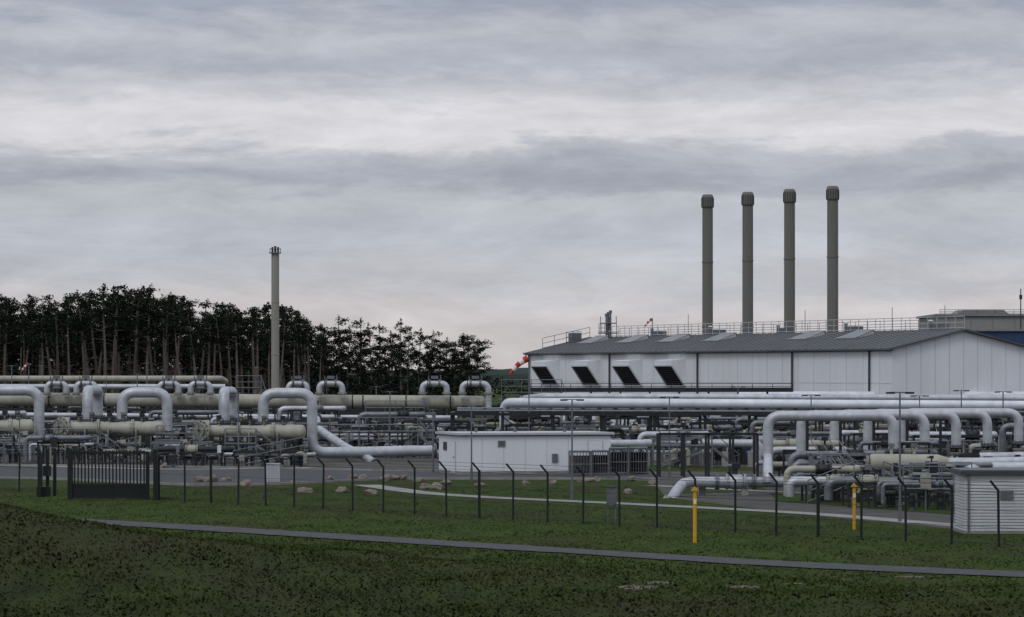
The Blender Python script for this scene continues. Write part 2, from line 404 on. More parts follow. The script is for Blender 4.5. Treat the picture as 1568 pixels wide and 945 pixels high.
# ---------------------------------------------------------------- compressor hall
HC=Vector((31.4,297,0)); U=Vector((-.396,.918,0)); NV=Vector((.918,.396,0)); 
T=Matrix(((U.x,NV.x,0,HC.x),(U.y,NV.y,0,HC.y),(0,0,1,0),(0,0,0,1)))
HL=75.0;HW=13.6;HE=8.2;HR=9.74
hall=empty('compressor_hall')
mb=MB(T)
mb.add([(0,0,0),(HL,0,0),(HL,HW,0),(0,HW,0),(0,0,HE),(HL,0,HE),(HL,HW,HE),(0,HW,HE),(0,HW/2,HR),(HL,HW/2,HR)],
 [(0,1,5,4),(3,2,6,7),(0,4,8,7,3),(1,2,6,9,5)],'wall')
mb.obj('walls',hall)
mb=MB(T)
s_=2.0
while s_<HL: mb.box((s_,-.012,HE/2),(.06,.02,HE),'joint'); s_+=2.9
for z_ in (2.7,5.4): mb.box((HL/2,-.010,z_),(HL,.014,.05),'joint')
t_=1.4
while t_<HW: 
    mb.box((-.012,t_,(HE+ (HR-HE)*(1-abs(t_-HW/2)/(HW/2)))/2),(.02,.05,HE+(HR-HE)*(1-abs(t_-HW/2)/(HW/2))-.1),'joint'); t_+=1.36
for s_ in (3.6,17.4,36.0,55.2,74.6): mb.cyl((s_,-.14,0),(s_,-.14,HE-.05),.09,'trim',n=8); mb.cyl((s_,-.14,HE-.1),(s_,-.3,HE),.13,'trim',n=8)
mb.cyl((0-.4,-.22,HE-.02),(HL+.3,-.22,HE-.02),.13,'trim',n=8)
mb.box((HL/2,-.03,.3),(HL,.05,.6),'trim')
for s_ in (10,27,44,62): mb.box((s_,-.03,1.25),(1.2,.06,2.3),'galv'); 
mb.box((22,-.04,2.1),(4.2,.07,4.2),'vent')
mb.obj('joints_and_downpipes',hall)
mb=MB(T)
o=.45;sl=(HR-HE)/(HW/2); th=.18
ev=HE-o*sl
mb.add([(-o,-o,ev+.03),(HL+o,-o,ev+.03),(HL+o,HW/2,HR+.03),(-o,HW/2,HR+.03),(-o,-o,ev+th),(HL+o,-o,ev+th),(HL+o,HW/2,HR+th),(-o,HW/2,HR+th)],
 [(0,1,2,3),(4,5,6,7),(0,1,5,4),(1,2,6,5),(0,3,7,4)],'roof')
mb.add([(-o,HW+o,ev+.03),(HL+o,HW+o,ev+.03),(HL+o,HW/2,HR+.03),(-o,HW/2,HR+.03),(-o,HW+o,ev+th),(HL+o,HW+o,ev+th),(HL+o,HW/2,HR+th),(-o,HW/2,HR+th)],
 [(0,1,2,3),(4,5,6,7),(0,1,5,4),(1,2,6,5),(0,3,7,4)],'roof')
s_=0
while s_<HL:
    mb.beam((s_,-o,ev+th+.02),(s_,HW/2,HR+th+.02),.05,.05,'roof'); s_+=1.2
mb.obj('roof',hall)
def sfor(px,yl):
    q=(px-CX)/F; x0=HC.x+NV.x*yl;y0=HC.y+NV.y*yl; return (x0-y0*q)/(.396+.918*q)
mb=MB(T)
for px in (905,965,1028,1098,1232,1306):
    s0=sfor(px,4.4)
    y0,y1=3.6,5.6; za=HE+y0*sl+th; zb=HE+y1*sl+th
    mb.add([(s0-1.7,y0,za-.05),(s0+1.7,y0,za-.05),(s0+1.7,y1,zb-.05),(s0-1.7,y1,zb-.05),(s0-1.7,y0,za+.08),(s0+1.7,y0,za+.08),(s0+1.4,y1,zb+.34),(s0-1.4,y1,zb+.34)],
     [(4,5,6,7),(0,1,5,4),(1,2,6,5),(2,3,7,6),(3,0,4,7)],'skyl')
    mb.beam((s0-1.72,y0,za+.1),(s0+1.72,y0,za+.1),.06,.07,'vent'); mb.beam((s0-1.72,y0,za+.1),(s0-1.42,y1,zb+.36),.06,.07,'vent'); mb.beam((s0-1.42,y1,zb+.36),(s0+1.42,y1,zb+.36),.06,.08,'vent')
    mb.box((s0,y1+.1,zb+.15),(2.8,.1,.4),'trim')
mb.obj('roof_vents',hall)
mb=MB(T)
mb.rail((-.2,HW/2,HR+th),(HL-4,HW/2,HR+th),k='vent',h=1.05,step=1.5,r=.03); mb.rail((8,HW/2+1.6,HR),(HL-4,HW/2+1.6,HR),h=1.05,step=2.2,r=.025)
for s0 in (5,20,33,47,60): 
    mb.box((s0,HW/2+.8,HR+.4),(1.2,.9,.5),'galv'); mb.cyl((s0+1.4,HW/2+.6,HR),(s0+1.4,HW/2+.6,HR+.9),.16,'galv'); mb.cyl((s0+1.4,HW/2+.6,HR+.9),(s0+1.4,HW/2+.6,HR+1.05),.28,'vent',.1)
for s0 in (3,12,28,52): mb.cyl((s0,HW/2,HR),(s0,HW/2,HR+2.2),.03,'galv',n=5)
mb.obj('roof_railing',hall)
mb=MB(T)
sx=HL-4
for i in range(3): mb.cyl((sx-i*.5+.3,HW/2+.2,HR-.5),(sx-i*.5+.3,HW/2+.2,12.0+.15*i),.10,'galv',n=8); mb.cyl((sx-i*.5+.3,HW/2+.2,12.0+.15*i),(sx-i*.5+.3,HW/2+.2,12.3+.15*i),.17,'galv',n=8)
mb.box((sx-.2,HW/2+.2,11.3),(1.8,1.0,.1),'galv'); mb.box((sx-.2,HW/2+.2,10.3),(2.2,1.3,.12),'galv'); mb.rail((sx-1.2,HW/2-.4,10.35),(sx+.8,HW/2-.4,10.35),h=.9,step=.6)
for a in (-1,1): 
    for b in (-.5,.5): mb.cyl((sx-.2+a,HW/2+.2+b,HR-.4),(sx-.2+a*.8,HW/2+.2+b,12.0),.04,'galv',n=5)
mb.rail((HL-3.5,HW/2-2.5,HR-.4),(HL+.2,HW/2-2.5,HR-.4),h=1.1); mb.rail((HL-.1,1.5,HE+.5),(HL-.1,HW/2,HR+.1),h=1.1)
mb.box((HL-.8,HW/2-2,HR+.1),(1,1,1.0),'galv')
mb.obj('roof_exhaust_cluster',hall)
mb=MB(T)
for px in (857,920,984,1050):
    s0=sfor(px,0); s1=s0+3.7; zt=7.42;zb=5.05;pr=-1.45;lip=.5
    prof=[(0,zb),(0,zt+.12),(pr,zt),(pr,zt-lip),(-.12,zb)]
    vs=[(s0,y,z) for y,z in prof]+[(s1,y,z) for y,z in prof]
    mb.add(vs,[(0,1,2,3,4),(9,8,7,6,5),(1,6,7,2),(2,7,8,3),(0,4,9,5)],'wall')
    A=Vector((s0,pr,zt-lip));B=Vector((s1,pr,zt-lip));C=Vector((s1,-.12,zb));D_=Vector((s0,-.12,zb))
    off=Vector((0,.10,.04))
    mb.add([A+off,B+off,C+off,D_+off],[(0,1,2,3)],'black')
    for j in range(1,9):
        t=j/9; mb.beam(A.lerp(D_,t)+Vector((.1,.02,0)),B.lerp(C,t)+Vector((-.1,.02,0)),.14,.03,'trim')
    for a,b in ((A,B),(C,D_),(A,D_),(B,C)): mb.beam(a,b,.12,.12,'vent')
mb.obj('intake_hoods',hall)

# exhaust stacks
def stack(px,d,ztop,r,k,zcap=1.3,name='exhaust_stack'):
    mb=MB(); x=X(px,d); v=lambda z:Vector((x,d,z))
    mb.cyl(v(0),v(.5),r*1.5,'conc',n=20); mb.sweep([v(.5),v(ztop-zcap)],[r,r*.97],k,24)
    for z in (ztop*.72,ztop*.45,ztop*.2): mb.cyl(v(z-.06),v(z+.06),r*1.06,k,n=24)
    if name=='exhaust_stack':
        mb.cyl(v(ztop-zcap),v(ztop-zcap+.10),r*1.14,'stackcap',n=24); mb.cyl(v(ztop-zcap+.10),v(ztop-.30),r*1.07,k,n=24)
        mb.sweep([v(ztop-.30),v(ztop-.12),v(ztop)],[r*1.1,r*1.02,r*.8],k,24)
        for i in range(16):
            a=i*math.pi/8; u_=Vector((math.cos(a),math.sin(a),0)); mb.beam(v(ztop-zcap+.1)+u_*r*1.09,v(ztop-.35)+u_*r*1.09,.09,.03,'stackcap')
        for o_ in (-.2,.2): mb.cyl((x+o_,d+r+.15,9),(x+o_,d+r+.15,ztop-zcap),.02,'steel',n=4)
    else:
        mb.cyl(v(ztop-zcap),v(ztop-.45),r*.97,k,n=24); mb.box((x,d,ztop-.42),(r*2.9,r*2.9,.08),'galv')
        mb.ring(v(ztop-.05),(0,0,1),r*1.35,.03,'galv')
        for a in (-1,1):
            mb.cyl((x+a*r*.7,d,ztop-.45),(x+a*r*.7,d,ztop+.12),.10,'steel',n=6); mb.cyl((x+a*r*1.3,d,ztop-.45),(x+a*r*1.3,d,ztop),.03,'galv',n=6)
        mb.cyl((x,d,ztop-.45),(x,d,ztop+.2),.12,'steel',n=6)
    return mb.obj(name)
for px,d in ((1083.5,356),(1145,351),(1209,345.5),(1275,340)): stack(px,d,23.94,.54,'stack')
stack(421.5,330,17.7,.37,'stackl',name='vent_stack')

# background buildings right
bb=empty('turbine_building')
mb=MB(); d=425; x0=X(1436,d); zt=Z(484,d)
mb.box((x0+16,d+10,zt/2),(32,20,zt),'tan'); mb.box((x0+16,d+10,zt+.12),(32.6,20.6,.25),'skyl')
for i in range(12): mb.box((x0+1.3+2.6*i,d-.02,zt/2),(.06,.05,zt-.1),'skyl')
mb.obj('walls',bb)
mb=MB(); xa=X(1468,d);xb=X(1550,d)
mb.add([(xa,d+2,zt+.2),(xb,d+2,zt+.2),(xb,d+10,zt+.2),(xa,d+10,zt+.2),(xa+.8,d+2,zt+.8),(xb-.8,d+2,zt+.8),(xb-.8,d+10,zt+.8),(xa+.8,d+10,zt+.8)],[(4,5,6,7),(0,1,5,4),(1,2,6,5),(3,0,4,7)],'tan')
mb.rail((x0+.3,d+.3,zt+.25),(x0+20,d+.3,zt+.25),k='steel',h=.5,step=2)
mb.obj('roof_monitor',bb)
mb=MB(); d=402; x0=X(1484,d); zt=Z(507,d)
mb.box((x0+14,d+5,zt/2),(28,10,zt),'blue'); mb.box((x0+14,d+5,zt+.1),(28.5,10.5,.22),'skyl')
for i in range(14): mb.box((x0+1+2*i,d-.02,zt/2),(.06,.04,zt),'trim')
mb.obj('blue_annex',bb)
mb=MB(); mb.cyl((X(1563,410),410,0),(X(1563,410),410,Z(442,410)),.12,'steel',r2=.06,n=6); mb.box((X(1563,410),410,Z(455,410)),(.3,.3,.5),'steel'); mb.obj('radio_mast')

# ---------------------------------------------------------------- windsocks
def windsock(px,e,d,L,droop,side,zb=0.0):
    mb=MB(); t=P(px,e,d); mb.cyl((t.x,t.y,zb),t,.05,'galv',n=6)
    p=t+Vector((side*.08,0,-.12)); pts=[p]
    seg=5
    for i in range(seg):
        a=droop+ .12*i; pts.append(pts[-1]+Vector((side*L/seg*math.cos(a),0,-L/seg*math.sin(a))))
    for i in range(seg):
        mb.sweep([pts[i],pts[i+1]],[L*.15*(1-.11*i),L*.15*(1-.11*(i+1))],'red' if i%2==0 else 'white',12,False)
    mb.ring(p,(1,0,0),L*.15,.02,'galv')
    return mb.obj('windsock')
windsock(810,546,262,1.75,.5,-1); windsock(999,487,345,.95,.6,-1,9.6); windsock(44,556,330,.9,.6,-1)

# ---------------------------------------------------------------- pipework
def valve(mb,p,r,ax,k='beige',act=True):
    p=Vector(p);ax=Vector(ax).normalized()
    mb.sweep([p-ax*r*1.6,p-ax*r*.9,p,p+ax*r*.9,p+ax*r*1.6],[r,r*1.35,r*1.5,r*1.35,r],k,12)
    mb.flange(p-ax*r*1.7,ax,r*1.45,k,.05); mb.flange(p+ax*r*1.7,ax,r*1.45,k,.05)
    mb.cyl(p,p+Vector((0,0,r*2.6)),r*.3,'steel',n=8)
    if act:
        mb.box(p+Vector((0,0,r*3.0)),(r*1.6,r*1.2,r*1.1),random.choice(['galv','beige','steel','steel'])); mb.cyl(p+Vector((-r*1.7,0,r*3)),p+Vector((r*.8,0,r*3)),r*.4,'galv',n=8)
    else: mb.ring(p+Vector((0,0,r*2.7)),(0,0,1),r*1.3,r*.12,'steel')
d=300
mb=MB(); r=.56
mb.pipe([P(-180,610,d),P(738,616.5,d)],r,'beige',n=20,bands=3.2,bk='beige')
mb.dome(P(738,616.5,d),(1,0,0),r,'beige',.6)
for p in (-60,76,160,350,365,540,556,622,690): 
    c=P(p,610+6.5*(p+180)/918,d); mb.cyl(c-Vector((.05,0,0)),c+Vector((.05,0,0)),r*1.09,'steel',n=20)
for p in range(-160,740,58):
    c=P(p,610+6.5*(p+180)/918,d)
    for s_ in (-.8,.8): mb.beam((c.x,d+s_,0),(c.x,d+s_,c.z-r),.2,.2,'steel')
    mb.beam((c.x,d-1.1,c.z-r-.12),(c.x,d+1.1,c.z-r-.12),.22,.22,'steel'); mb.box((c.x,d,c.z-r),(.4,.9,.2),'steel')
    mb.beam((c.x,d-.8,.3),(c.x,d+.8,c.z-r-.3),.08,.08,'galv')
mb.beam(P(-180,625,d-1),P(735,631,d-1),.12,.22,'steel')
mb.obj('header_pipeline')
mb=MB(); d2=343
mb.pipe([P(-180,580,d2),P(338,580,d2),P(345,584,d2+6)],.29,'beige',n=12,bands=4)
for p in range(-150,345,60): mb.beam((X(p,d2),d2,0),(X(p,d2),d2,Z(583,d2)),.18,.18,'steel')
mb.obj('upper_pipeline')
mb=MB(); d2=318
mb.pipe([P(-180,592,d2),P(345,592,d2)],.22,'clad',n=12,bands=3)
mb.pipe([P(-180,634,292),P(700,640,292)],.2,'clad',n=12,bands=3)
mb.pipe([P(-180,645,296),P(690,650,296)],.15,'galv',n=8)
for p in range(-150,345,60): mb.beam((X(p,d2),d2,0),(X(p,d2),d2,Z(594,d2)),.18,.18,'steel')
for p in range(-150,700,62): mb.beam((X(p,293),293,0),(X(p,293),293,Z(636,293)),.14,.14,'steel')
mb.obj('transfer_pipeline')
for a,b in ((68,105),(113,150),(240,277),(288,326),(438,474),(485,528),(643,688),(704,752)):
    mb=MB(); dd=299; r=.26
    mb.pipe([P(a+4,606,dd),P(a+4,587.5,dd),P(b-4,587.5,dd),P(b-4,606 if b<750 else 628,dd)],r,'clad',bend=.62,n=14,bands=1.3)
    c=P((a+b)/2,587.5,dd); 
    for q in (P(a+4,602,dd),P(b-4,602,dd)): mb.flange(q,(0,0,1),r*1.4,'beige',.07)
    mb.flange(c+Vector((-.4,0,0)),(1,0,0),r*1.4,'galv',.05); mb.flange(c+Vector((.4,0,0)),(1,0,0),r*1.4,'galv',.05)
    mb.cyl(c,c+Vector((0,0,.5)),.09,'steel',n=6); mb.box(c+Vector((0,0,.52)),(.6,.3,.26),'galv'); mb.cyl(c+Vector((.5,0,.2)),c+Vector((.5,0,.7)),.06,'galv',n=6); mb.cyl(c+Vector((-.5,0,.2)),c+Vector((-.5,0,.6)),.06,'galv',n=6)
    mb.cyl(P(a+12,600,dd-.6),P(a+12,580,dd-.6),.035,'steel',n=5)
    mb.obj('valve_loop')
D=252
def bigloop(pts,r=.37,name='pipe_loop',k='clad'):
    mb=MB(); mb.pipe(pts,r,k,bend=.95,n=18,bands=1.15)
    for q,ax in ((pts[0],pts[1]-pts[0]),(pts[-1],pts[-2]-pts[-1])): mb.flange(q+ax.normalized()*.12,ax,r*1.45,'galv',.08)
    return mb.obj(name)
bigloop([P(-26,642,D),P(-26,598,D),P(60,598,D),P(60,676,D)])
bigloop([P(187,646,D),P(187,601,D),P(256,601,D),P(256,664,D)])
bigloop([P(403,650,D),P(403,602,D),P(478,602,D),P(478,693,D),P(560,692,D+1),P(668,690,D+2)])
bigloop([P(134,646,D),P(134,598,D),P(150,598,D+12),P(150,640,D+12)])
bigloop([P(343,648,D),P(343,600,D),P(356,600,D+12),P(356,644,D+12)])
bigloop([P(484,640,D+16),P(486,656,D+14),P(530,686,D+2),P(560,699,D+1),P(575,712,D)],.3)
def pig(px0,px1,e,name='pig_launcher'):
    mb=MB(); a=P(px0,e,D-1.2); b=P(px1,e+1.5,D-1.2); L=(b-a).length; ax=(b-a).normalized(); r=.42
    mb.sweep([a,a+ax*L*.55,a+ax*(L*.55+.5),b],[r,r,r*1.2,r*1.2],'beige',20); mb.dome(b,ax,r*1.2,'beige',.6)
    mb.flange(a,ax,r*1.75,'beige',.13); mb.cyl(a-ax*.35,a-ax*.1,r*1.35,'beige',n=18); mb.cyl(a-ax*.55,a-ax*.3,r*.5,'steel',n=10)
    qd=(ax*-.55+Vector((0,-.83,0))).normalized(); cc=a-ax*.35+Vector((0,-.45,.05))
    mb.cyl(cc,cc+qd*.14,r*1.7,'beige',n=22); mb.cyl(cc+qd*.14,cc+qd*.24,r*1.0,'beige',n=18); mb.ring(cc+qd*.4,qd,.5,.045,'galv'); mb.cyl(cc,cc+qd*.45,.07,'steel',n=8)
    for i in range(12):
        u=qd.cross(Vector((0,0,1))).normalized(); w_=qd.cross(u); an=i*math.pi/6; q=cc+(u*math.cos(an)+w_*math.sin(an))*r*1.5; mb.cyl(q,q+qd*.24,.04,'steel',n=5)
    for t in (.33,.7): 
        c=a+ax*L*t; mb.flange(c,ax,r*1.5,'beige',.09)
    for t in (.18,.5,.86):
        c=a+ax*L*t; mb.box((c.x,c.y,(c.z-r)/2),(.3,.7,c.z-r+.1),'steel'); mb.box((c.x,c.y,.15),(.8,1.2,.3),'conc')
    for t in (.12,.26,.45,.6,.8):
        c=a+ax*L*t+Vector((0,0,r)); mb.cyl(c,c+Vector((0,0,.5)),.09,'beige',n=8); mb.box(c+Vector((0,0,.55)),(.35,.3,.28),random.choice(['galv','steel','steel'])); mb.ring(c+Vector((.1,-.25,.3)),(0,1,0),.22,.03,'steel')
    for t in (.2,.45,.75):
        c=a+ax*L*t; mb.pipe([c+Vector((0,-r*.7,-.1)),c+Vector((0,-1.0,-.1)),c+Vector((0,-1.0,-c.z+.3)),c+Vector((1.2,-1.0,-c.z+.3))],.08,'galv',n=8)
    mb.obj(name)
pig(-50,46,652); pig(104,246,655); pig(318,462,660)

def walkway(pxa,pxb,d,z,name='access_platform',w=1.0):
    mb=MB(); xa,xb=X(pxa,d),X(pxb,d); mb.box(((xa+xb)/2,d,z),(xb-xa,w,.08),'steel')
    mb.rail((xa,d-w/2,z),(xb,d-w/2,z)); mb.rail((xa,d+w/2,z),(xb,d+w/2,z),step=2); n=max(1,int((xb-xa)/2))
    for i in range(n+1):
        x=xa+(xb-xa)*i/n
        for s_ in (-.45,.45): mb.beam((x,d+s_*w,0),(x,d+s_*w,z),.1,.1,'galv')
        if i<n: mb.beam((x,d-.45*w,.1),(x+(xb-xa)/n,d-.45*w,z-.1),.05,.05,'galv')
    for j in range(7): mb.box((xb+.15+.22*j,d,z-.1-z/7*j),(.24,w*.8,.04),'galv')
    for s_ in (-.4,.4): mb.beam((xb,d+s_*w,z),(xb+1.7,d+s_*w,0),.05,.16,'galv'); mb.beam((xb,d+s_*w,z+1),(xb+1.7,d+s_*w,1),.04,.04,'galv')
    mb.obj(name)
walkway(70,150,247,1.3); walkway(240,285,248,1.5); walkway(345,392,247,1.3); walkway(-60,20,247,1.2)
walkway(505,640,262,1.9); walkway(1010,1090,235,1.4); walkway(560,650,275,3.0); walkway(768,860,288,4.6,w=1.4); walkway(362,400,306,4.9)

def skid(px,d,w,hmax,seed,dark=.8):
    random.seed(seed); mb=MB(); x0=X(px,d); dep=random.uniform(2,3.5)
    fk='steel' if random.random()<dark else 'galv'
    nb=max(2,int(w/2)); h=hmax*random.uniform(.6,.95)
    for i in range(nb+1):
        x=x0+w*i/nb
        for s_ in (0,dep): mb.beam((x,d+s_,0),(x,d+s_,h),.12,.12,fk)
        mb.beam((x,d,h),(x,d+dep,h),.12,.14,fk)
    for s_ in (0,dep):
        mb.beam((x0,d+s_,h),(x0+w,d+s_,h),.12,.16,fk)
        if random.random()<.7: mb.beam((x0,d+s_,h*.5),(x0+w,d+s_,h*.5),.08,.1,fk)
    for i in range(random.randint(1,3)):
        z=random.uniform(.5,h+.4); y=d+random.uniform(-.4,dep); r=random.choice([.1,.13,.18,.22]); k=random.choice(['clad','galv','galv','beige','steel'])
        mb.pipe([(x0-.8,y,.3),(x0-.8,y,z),(x0+w+.5,y,z),(x0+w+.5,y+1.5,z)],r,k,n=10,bands=1.5)
        valve(mb,(x0+w*random.uniform(.2,.8),y,z),r,(1,0,0),random.choice(['beige','galv','steel','steel']),random.random()<.6)
    for i in range(int(w*1.8)):
        x=x0+random.uniform(0,w); y=d+random.uniform(-1,dep); z=random.uniform(.8,h*.95); r=random.choice([.04,.05,.07,.1,.15,.2]); k=random.choice(['clad','galv','galv','beige','steel','steel'])
        dx=random.uniform(-1.3,1.3)
        mb.pipe([(x,y,0),(x,y,z),(x+dx,y,z),(x+dx,y+.1,.1)],r,k,bend=max(.2,r*2),n=8)
        if random.random()<.7: valve(mb,(x,y,z*.5),max(r,.07),(0,0,1),random.choice(['beige','galv','steel','redp','bluep']) if random.random()<.3 else 'steel',False)
    for i in range(int(w*.8)):
        x=x0+random.uniform(0,w); z=random.uniform(.4,1.8); mb.box((x,d-.5,z),(random.uniform(.2,.5),.25,random.uniform(.3,.7)),random.choice(['galv','steel','steel','beige','wall2'])); mb.cyl((x,d-.5,0),(x,d-.5,z),.04,'galv',n=5)
    if random.random()<.7: mb.rail((x0,d-.8,random.choice([0,.9])),(x0+w,d-.8,random.choice([0,.9])))
    mb.obj('valve_skid')
sd=1
for row,(dd,p0,p1,hm) in enumerate([(243,-40,300,1.7),(240,250,470,1.5),(262,-60,680,3.1),(273,-70,720,3.3),(283,-80,760,3.5),(312,-80,760,4.4),(272,690,1160,3.0),(282,780,1600,3.3),(290,780,1600,3.6),(246,700,980,1.8),(240,1000,1160,2.2),(312,780,1600,4.2),(250,1170,1600,3.2),(222,1180,1600,2.9),(268,1160,1600,3.4)]):
    p=p0
    while p<p1:
        w=random.uniform(2.5,5.0); skid(p,dd+random.uniform(-4,4),w,hm,sd*17); random.seed(sd*31+row); sd+=1
        p+=w/dd*F*random.uniform(1.05,1.4)

# right pipe rack
mb=MB(); d=262; zr=Z(634,d)
xa=X(692,d);xb=X(1700,d); n=13
for i in range(n+1):
    x=xa+(xb-xa)*i/n
    for s_ in (0,7): mb.beam((x,d+s_,0),(x,d+s_,zr),.22,.22,'steel')
    mb.beam((x,d-.4,zr),(x,d+7.4,zr),.22,.24,'steel'); mb.beam((x,d,zr*.55),(x,d+7,zr*.55),.14,.16,'steel')
    mb.box((x,d,.15),(.5,.5,.3),'conc')
for s_ in (0,7): mb.beam((xa,d+s_-.12,zr-.02),(xb,d+s_-.12,zr-.02),.14,.20,'steel')
for i in (1,5,9): 
    x=xa+(xb-xa)*i/n; x2=xa+(xb-xa)*(i+1)/n; mb.beam((x,d,.2),(x2,d,zr-.2),.08,.08,'steel'); mb.beam((x2,d,.2),(x,d,zr-.2),.08,.08,'steel')
mb.obj('pipe_rack')
mb=MB()
def run(px0,px1,e0,e1,d,r,k,ends=None,bands=2.4):
    pts=[P(px0,e0,d),P(px1,e1,d)]
    if ends: pts=[P(*q) for q in ends]+pts
    mb.pipe(pts,r,k,bend=1.0,n=16,bands=bands)
run(806,1700,617,622,264,.36,'cladw',ends=[(772,650,266),(772,617,266)])
run(830,1700,607.5,611,269,.27,'clad',ends=[(800,611,290)])
run(700,1700,629,631.5,262.5,.09,'galv'); run(700,1700,626,628,267,.12,'galv')
run(1130,1700,606,606,300,.36,'cladw')
for i in range(2,40):
    x=xa+(xb-xa)*i/40; mb.box((x,264,zr+.25),(.3,.5,.3),'steel')
mb.obj('main_pipeline')
mb=MB(); d=288
mb.beam(P(812,597,d),P(1214,597,d),.6,.35,'steel'); mb.rail(P(812,597,d),P(1214,597,d),k='steel',h=.5,step=1.6,r=.025)
for p in range(815,1215,45): mb.beam((X(p,d),d,0),(X(p,d),d,Z(598,d)),.16,.16,'steel')
mb.obj('cable_bridge')
mb=MB()
mb.pipe([P(840,700,238),P(840,680,238),P(1060,679,240),P(1165,679,240),P(1165,720,240)],.26,'clad',n=14,bands=1.5)
mb.pipe([P(1060,690,250),P(1060,677,250),P(1320,671,252)],.34,'clad',n=14,bands=1.5)
for p in (870,930,990,1050,1110,1150): mb.box((X(p,239),239,.5),(.4,.8,1.0),'conc')
mb.obj('yard_pipeline')

for i in range(5):
    dd=197+i*5.5; r=.285; a=1176+i*51; b=1368+i*48; e=637-i*1.2
    mb=MB()
    pts=[P(a,e,dd),P(b,e,dd)]
    lo=P(a,742 if i==0 else 705,dd); ro=P(b,692-i*3,dd)
    if i==0: pts=[lo]+pts+[ro]
    else: pts=[Vector((pts[0].x,dd,.5))]+pts+[ro]
    mb.pipe(pts,r,'clad',bend=.75,n=18,bands=1.1)
    mb.flange(ro+Vector((0,0,.1)),(0,0,1),r*1.5,'galv',.07); valve(mb,ro-Vector((0,0,.75)),r*.9,(0,0,1),'beige',False)
    mb.cyl(ro-Vector((0,0,1.3)),(ro.x,ro.y,0),r,'clad')
    mb.flange(Vector((pts[0].x,dd,1.6)),(0,0,1),r*1.4,'galv',.06)
    q=P(a+60,e,dd); mb.beam((q.x,dd,0),(q.x,dd,q.z-r),.16,.16,'steel')
    mb.obj('pipe_loop')
mb=MB(); d=182; r=.27
mb.pipe([P(1026,768,d-3),P(1036,752,d-2),P(1048,738.5,d),P(1225,738,d+2)],r,'clad',bend=.6,n=16,bands=1.1)
mb.cyl(P(1022,770,d-3),P(1027,764,d-3),r*1.25,'beige')
mb.flange(P(1098,738.5,d+.6),(1,0,0),r*1.45,'galv',.07); mb.flange(P(1155,738.3,d+1),(1,0,0),r*1.45,'galv',.07)
mb.pipe([P(1176,738,d+1),P(1176,728,d+1),P(1176,700,197)],r*.9,'clad',n=14)
for p in (1075,1140,1205): mb.box((X(p,d+1),d+1,.3),(.35,.7,.62),'conc')
valve(mb,P(1127,738,d+.8),r,(1,0,0),'clad',True)
mb.obj('low_pipeline')
mb=MB(); d=184; r=.44
a=P(1336,708,d);b=P(1436,709,d)
mb.cyl(a,b,r,'beige',n=22); mb.dome(a,(-1,0,0),r,'beige',.45); mb.sweep([b,b+Vector((.5,0,0)),b+Vector((.55,0,0))],[r,r*.62,r*.62],'beige',20)
mb.pipe([b+Vector((.5,0,0)),P(1500,709,d),P(1640,706,d)],.27,'clad',n=16,bands=1.0)
mb.flange(P(1328,708,d),(1,0,0),.35,'beige',.05)
for p in (1352,1415,1480,1545): c=P(p,709,d); mb.box((c.x,d,(c.z-.35)/2),(.25,.6,c.z-.3),'galv')
for p in (1365,1400): c=P(p,697,d); mb.cyl(c,c+Vector((0,0,.45)),.08,'beige',n=8); mb.box(c+Vector((0,0,.5)),(.3,.3,.2),'galv')
mb.cyl(P(1415,715,d-.1),(X(1415,d),d-.1,.3),.11,'beige'); mb.obj('filter_vessel')
mb=MB(); mb.pipe([P(1480,722,176),P(1500,716,177),P(1640,716,177)],.26,'clad',n=16,bands=1.0); mb.pipe([P(1500,700,190),P(1640,698,190)],.24,'clad',n=14,bands=1.0)
for p in (1510,1560): c=P(p,718,177); mb.box((c.x,177,c.z/2-.1),(.25,.5,c.z-.2),'galv')
mb.obj('branch_pipeline')
for a,dd,w,hm,s_ in ((1235,172,2.2,1.5,901),(1300,166,2.4,1.4,905),(1380,163,2.3,1.3,907),(1240,187,3.4,2.2,911),(1395,176,3.5,1.6,913),(1470,190,3,2.4,915),(1340,200,3,2.5,917),(1200,205,3,2.4,921),(1270,176,2.5,1.8,931),(1350,172,2.5,1.5,933),(1420,170,2,1.4,935)): skid(a,dd,w,hm,s_,dark=.85)
walkway(1244,1300,176,1.15); walkway(1395,1440,168,.9)
mb=MB()
for i in range(4):
    x=X(1240+i*14,178); mb.beam((x,178,2.0),(x+1.1,176,0.1),.06,.16,'galv'); mb.beam((x,178,3.0),(x+1.1,176,1.1),.04,.04,'galv')
for j in range(8): mb.box((X(1262,178)+.14*j,177.5,1.9-.24*j),(1.4,.25,.03),'galv')
mb.obj('access_stair')
mb=MB()
for dd,pa,pb,zt_ in ((214,1010,1160,2.6),(232,1180,1330,3.2)):
    for i in range(5):
        p=pa+(pb-pa)*i/4; x=X(p,dd); mb.beam((x,dd,0),(x,dd,zt_),.14,.14,'steel'); mb.beam((x,dd+3,0),(x,dd+3,zt_),.14,.14,'steel')
    mb.beam((X(pa,dd),dd,zt_),(X(pb,dd),dd,zt_),.14,.16,'steel')
mb.obj('steel_frame')

